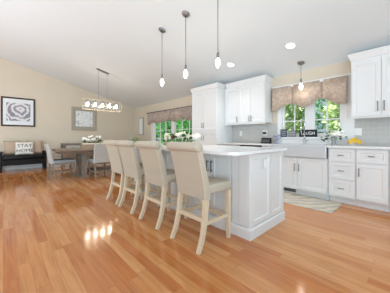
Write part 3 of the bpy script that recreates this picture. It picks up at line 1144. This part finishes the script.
# recessed downlights
for y, lab in ((1.45, 'round recessed downlight in the ceiling in front of the kitchen window'),
               (2.717, 'round recessed downlight in the ceiling above the three-door wall cabinet')):
    x = 3.6
    t = thing('recessed_downlight', lab, 'ceiling light', (x, y, ceil_z(x) - .001), 0, 'recessed ceiling lights')
    t.rotation_euler = (0, tilt, 0)
    bm = BM(); lathe(bm, [(.067, -.001), (.092, -.001), (.09, -.006), (.067, -.006), (.067, -.001)], n=28, cap=False); obj('trim_ring', bm, M_trim, t)
    bm = BM(); lathe(bm, [(.066, -.001), (.066, -.004)], n=28); obj('lens', bm, M_down, t)
    ld = bpy.data.lights.new('downlight_glow', 'AREA'); ld.shape = 'DISK'; ld.size = .14; ld.energy = 6; ld.spread = math.radians(120); ld.color = (.92, .96, 1)
    lo = bpy.data.objects.new('downlight_glow', ld); C.objects.link(lo); lo.parent = t; lo.location = (0, 0, -.012)

# ------------------------------------------------------------------ things on counters and sill
# island centrepiece
t = thing('flower_centrepiece', 'long low arrangement of cream and white flowers lying on the island top', 'flowers', (2.15, 2.68, .912))
bm = BM(); box(bm, -.07, .07, -.38, .38, 0, .05, .01); obj('tray', bm, M_box, t)
bm = BM(); foliage(bm, (0, 0, .12), .10, .42, .05, 55, .07, .035); obj('leaves', bm, M_leaf, t)
bm = BM(); foliage(bm, (-.05, -.27, .15), .05, .05, .04, 30, .07, .04); obj('leaves', bm, M_leaf_d, t)
for k in range(22):
    y = -.40 + .8 * k / 21
    if abs(y - .12) < .06:
        continue
    bm = BM(); flower(bm, (random.uniform(-.07, .07), y, .095 + random.uniform(0, .09)), .066)
    obj('blossom', bm, M_cream if k % 3 else M_petal, t, True)
bm = BM()
for k in range(9):
    ball(bm, (random.uniform(-.09, .02), .10 + random.uniform(-.06, .05), .13 + random.uniform(0, .07)), .026, 1, 1, 1.2, 8)
obj('pine_cones', bm, M_brown, t, True)

# vase of white flowers on the counter
t = thing('flower_vase', 'smoky glass vase of white flowers and green leaves on counter by the drawers', 'vase', (4.24, .965, .912))
bm = BM(); lathe(bm, [(.045, 0), (.04, .02), (.03, .06), (.05, .11), (.055, .12), (.048, .12), (.028, .06), (.03, .03), (.0, .02)], n=18); obj('vase', bm, M_vase, t, True)
bm = BM()
for k in range(7):
    a = 2 * PI * k / 7
    tube(bm, [(0, 0, .05), (.03 * math.cos(a), .03 * math.sin(a), .12), (.07 * math.cos(a), .09 * math.sin(a), .18)], .003, 5)
obj('stems', bm, M_leaf_d, t)
for k, (dx, dy, dz) in enumerate(((-.03, -.05, .19), (0, -.02, .22), (-.05, -.09, .16), (.02, -.09, .21), (-.04, 0, .17), (.03, .02, .17), (.02, .05, .13))):
    bm = BM(); flower(bm, (dx, dy - .025, dz), .057, 8); obj('blossom', bm, M_petal, t, True)
for (dx, dy, dz) in ((-.06, .055, .14), (-.05, .16, .10), (-.04, -.11, .22), (-.05, -.15, .13), (-.06, .07, .17)):
    bm = BM(); foliage(bm, (dx, dy, dz), .02, .025, .025, 6, .06, .035); obj('leaves', bm, M_leaf_d, t)

# bananas
t = thing('banana_bunch', 'bunch of yellow bananas lying on the counter below the switch plate', 'bananas', (4.27, .675, .912))
for k in range(5):
    bm = BM()
    pts, rs = [], []
    phi = PI / 2 + (k - 2) * .8
    for j in range(9):
        f = j / 8
        rr = .008 + .068 * math.sin(f * 1.75) + .006 * f
        pts.append((-math.sin(phi) * rr * .75, math.cos(phi) * rr, .092 - .082 * f ** 1.25 + .012 + .012 * (k % 2) * (1 - f)))
        rs.append(.0195 * (1 - .7 * abs(2 * f - 1) ** 5))
    tube(bm, pts, rs, 9)
    obj('banana', bm, M_banana, t, True)
bm = BM(); tube(bm, [(0, 0, .088), (.004, -.012, .122)], [.02, .013], 8); obj('stem', bm, M_stem, t, True)

# switch plates / outlets on the tile
def plate(y, z, wd, ht, label, n):
    t = unit('switch_plate' if n > 1 else 'outlet_plate', label, 'wall plate', XE - .009, y)
    bm = BM(); box(bm, -wd / 2, wd / 2, -.008, 0, z - ht / 2, z + ht / 2, .003); obj('plate', bm, M_white, t)
    for k in range(n):
        x = (k - (n - 1) / 2) * .046
        bm = BM(); box(bm, x - .015, x + .015, -.012, -.0081, z - .033, z + .033, .002); obj('rocker' if n > 1 else 'socket', bm, M_trim, t)
plate(.672, 1.14, .13, .125, 'white double switch plate on the tile above the bananas', 2)
plate(3.03, 1.145, .075, .12, 'white single outlet plate on tile under the three-door cabinet', 1)
t = unit('outlet_plate', 'white outlet plate holding a black plug on tile above the black display', 'wall plate', XE - .009, 2.37)
bm = BM(); box(bm, -.055, .055, -.008, 0, 1.085, 1.21, .003); obj('plate', bm, M_white, t)
t = unit('plug_adapter', 'black plug adapter pushed into the outlet beside kitchen window', 'plug', XE - .018, 2.37)
bm = BM(); box(bm, -.042, .042, -.03, -.0, 1.12, 1.165, .006); obj('plug_body', bm, M_black, t)

# black display on the counter
t = unit('counter_display', 'small black slanted display standing on the counter beside kitchen window', 'display', 4.28, 2.262)
bm = BM()
loft(bm, [[(x, -.03, .912), (x, .05, .912), (x, .04, 1.035), (x, .02, 1.035)] for x in (-.115, .115)])
obj('body', bm, M_black, t)
bm = BM()
for r_, z in enumerate((.985, .955)):
    for k in range(4):
        x = -.075 + k * .05
        box(bm, x - .017, x + .017, -.009 + (1.0 - z) * -.38 - .006, -.003 + (1.0 - z) * -.38, z - .009, z + .009)
obj('screen_marks', bm, M_slate, t)

# blue figurine/flowers left end of sill
t = thing('ceramic_flowers', 'small blue and white ceramic flower ornament at left end of window sill', 'ornament', (4.37, 2.03, .912))
bm = BM(); lathe(bm, [(.035, 0), (.04, .02), (.028, .06), (.03, .08)], n=14); obj('pot', bm, M_blue, t, True)
for (dy, dz) in ((.06, .15), (.0, .13), (-.04, .17), (.03, .10), (-.06, .12)):
    bm = BM(); flower(bm, (-.02, dy, dz), .032, 6); obj('blossom', bm, M_blue, t, True)

# signs on the sill
ZS = 1.051
def sign(y0, y1, z1, m, label, text=None, lines=0):
    t = unit('sill_sign', label, 'sign', XE - .055, (y0 + y1) / 2)
    wd = abs(y0 - y1)
    bm = BM(); box(bm, -wd / 2, wd / 2, 0, .025, ZS, z1, .002); obj('block', bm, m, t)
    if text:
        bm = text_bm(text, (z1 - ZS) * .6, .001)
        bmesh.ops.rotate(bm, verts=bm.verts[:], matrix=Matrix.Rotation(PI / 2, 3, 'X'))
        xs_ = [v.co.x for v in bm.verts]
        k = wd * .74 / (max(xs_) - min(xs_))
        for v in bm.verts:
            v.co.x *= min(k, 1.25); v.co.z += (ZS + z1) / 2; v.co.y -= .002
        obj('lettering', bm, M_white, t)
    for j in range(lines):
        bm = BM(); z = z1 - (z1 - ZS) * (j + 1) / (lines + 1)
        box(bm, -wd * .36, wd * .36, -.002, -.0002, z - .003, z + .003); obj('lettering', bm, M_mat, t)
sign(1.985, 1.855, 1.215, M_navy, 'navy blue sign block on the sill, left of the grey one', lines=3)
sign(1.82, 1.67, 1.19, M_slate, 'mid-grey sign block on the sill between navy and black signs', lines=2)
sign(1.60, 1.275, 1.195, M_black, 'long black sign block with big white letters behind the faucet', text='LAUGH')

# ------------------------------------------------------------------ rug
def rug_material():
    m = mat('rug_weave', (196, 184, 166), 1.0)
    nt = m.node_tree
    N, L = nt.nodes, nt.links
    b = N['Principled BSDF']
    tc = N.new('ShaderNodeTexCoord')
    wv = N.new('ShaderNodeTexWave')
    wv.bands_direction = 'DIAGONAL'
    wv.inputs['Scale'].default_value = 2.6
    wv.inputs['Distortion'].default_value = 7
    wv.inputs['Detail Scale'].default_value = 1.2
    L.new(tc.outputs['Object'], wv.inputs['Vector'])
    rp = N.new('ShaderNodeValToRGB')
    rp.color_ramp.elements[0].position = .25
    rp.color_ramp.elements[1].position = .6
    rp.color_ramp.elements[0].color = (*lin((180, 171, 158)), 1)
    rp.color_ramp.elements[1].color = (*lin((208, 199, 182)), 1)
    L.new(wv.outputs['Fac'], rp.inputs['Fac'])
    L.new(rp.outputs[0], b.inputs['Base Color'])
    return m
bm = BM(); box(bm, 3.27, 3.92, .765, 2.3, .0, .01, .004)
o = obj('rug', bm, rug_material())
tag(o, 'beige and grey patterned runner rug on floor before the sink', 'rug')

# ------------------------------------------------------------------ plant in the far corner
t = thing('side_table', 'small white round table in the corner by breakfast window, behind bar stools', 'table', (3.9, 7.75, 0))
bm = BM(); lathe(bm, [(.26, .70), (.27, .705), (.27, .725), (.26, .73)], n=28); obj('tabletop', bm, M_trim, t)
bm = BM(); lathe(bm, [(.17, 0), (.17, .02), (.03, .05), (.025, .4), (.03, .70)], n=18); obj('pedestal', bm, M_trim, t)
t = thing('potted_plant', 'white flowering plant in white pot on the small corner table', 'plant', (3.9, 7.75, .731))
bm = BM(); lathe(bm, [(.07, 0), (.095, .12), (.1, .13), (.09, .13), (.08, .11)], n=18); obj('pot', bm, M_white, t, True)
bm = BM(); foliage(bm, (0, 0, .20), .2, .2, .07, 120, .09, .05); obj('leaves', bm, M_leaf_p, t)
for k in range(10):
    bm = BM(); flower(bm, (random.uniform(-.16, .16), random.uniform(-.18, .18), random.uniform(.19, .25)), .06); obj('blossom', bm, M_petal, t, True)

# ------------------------------------------------------------------ garden outside
bm = BM(); box(bm, XE + .3, 60, -25, 60, -.7, -.5)
o = struct('ground_outside', bm, M_lawn)
def tree(x, y, h_, r, m, label, n=2600):
    t = thing('tree', label, 'tree', (x, y, -.5), 0, 'garden trees outside the windows')
    bm = BM(); tube(bm, [(0, 0, 0), (.05, .03, h_ * .4), (0, .08, h_ * .8)], [.16, .12, .04], 10); obj('trunk', bm, M_bark, t, True)
    bm = BM()
    for k in range(n):
        v = rvec()
        q = Vector((v.x * r, v.y * r, v.z * h_ * .47)) * random.uniform(.55, 1.0) ** .5
        lump = 1 + .18 * math.sin(v.x * 5 + x) * math.sin(v.z * 6 + y)
        p = Vector((0, 0, h_ * .53)) + q * lump
        leaf(bm, p, v + rvec(), rvec(), random.uniform(.18, .34), random.uniform(.1, .18))
    obj('crown', bm, m, t)
    return t
TR = [(10.6, 1.2, 4.6, 1.35, M_leaf_p, 'pale green bushy tree seen through right sash of kitchen window'),
      (10.6, 5.0, 5.0, 1.35, M_leaf_p, 'pale green bushy tree seen through left sash of kitchen window'),
      (14.6, 3.4, 7.0, 2.0, M_leaf, 'taller green tree behind the pale ones beyond kitchen window'),
      (14.2, 8.2, 6.5, 2.0, M_leaf, 'green garden tree standing between the views of both windows'),
      (9.6, 9.8, 5.0, 1.4, M_leaf, 'bright green tree outside right sash of the breakfast window'),
      (10.2, 13.5, 5.2, 1.25, M_leaf, 'bright green tree outside the middle of breakfast window'),
      (9.4, 17.0, 5.0, 1.4, M_leaf_d, 'dark green tree outside left sash of the breakfast window'),
      (14.4, 13.0, 7.5, 2.1, M_leaf_d, 'tall dark tree behind the bright ones beyond breakfast window'),
      (14.4, 18.2, 7.5, 2.1, M_leaf_d, 'tall dark tree farthest off beyond breakfast window'),
      (14.8, -1.4, 7.0, 2.0, M_leaf, 'green tree at the edge of the kitchen window view')]
for a in TR:
    tree(*a, n=4200 if a[4] is M_leaf_p else 2600)
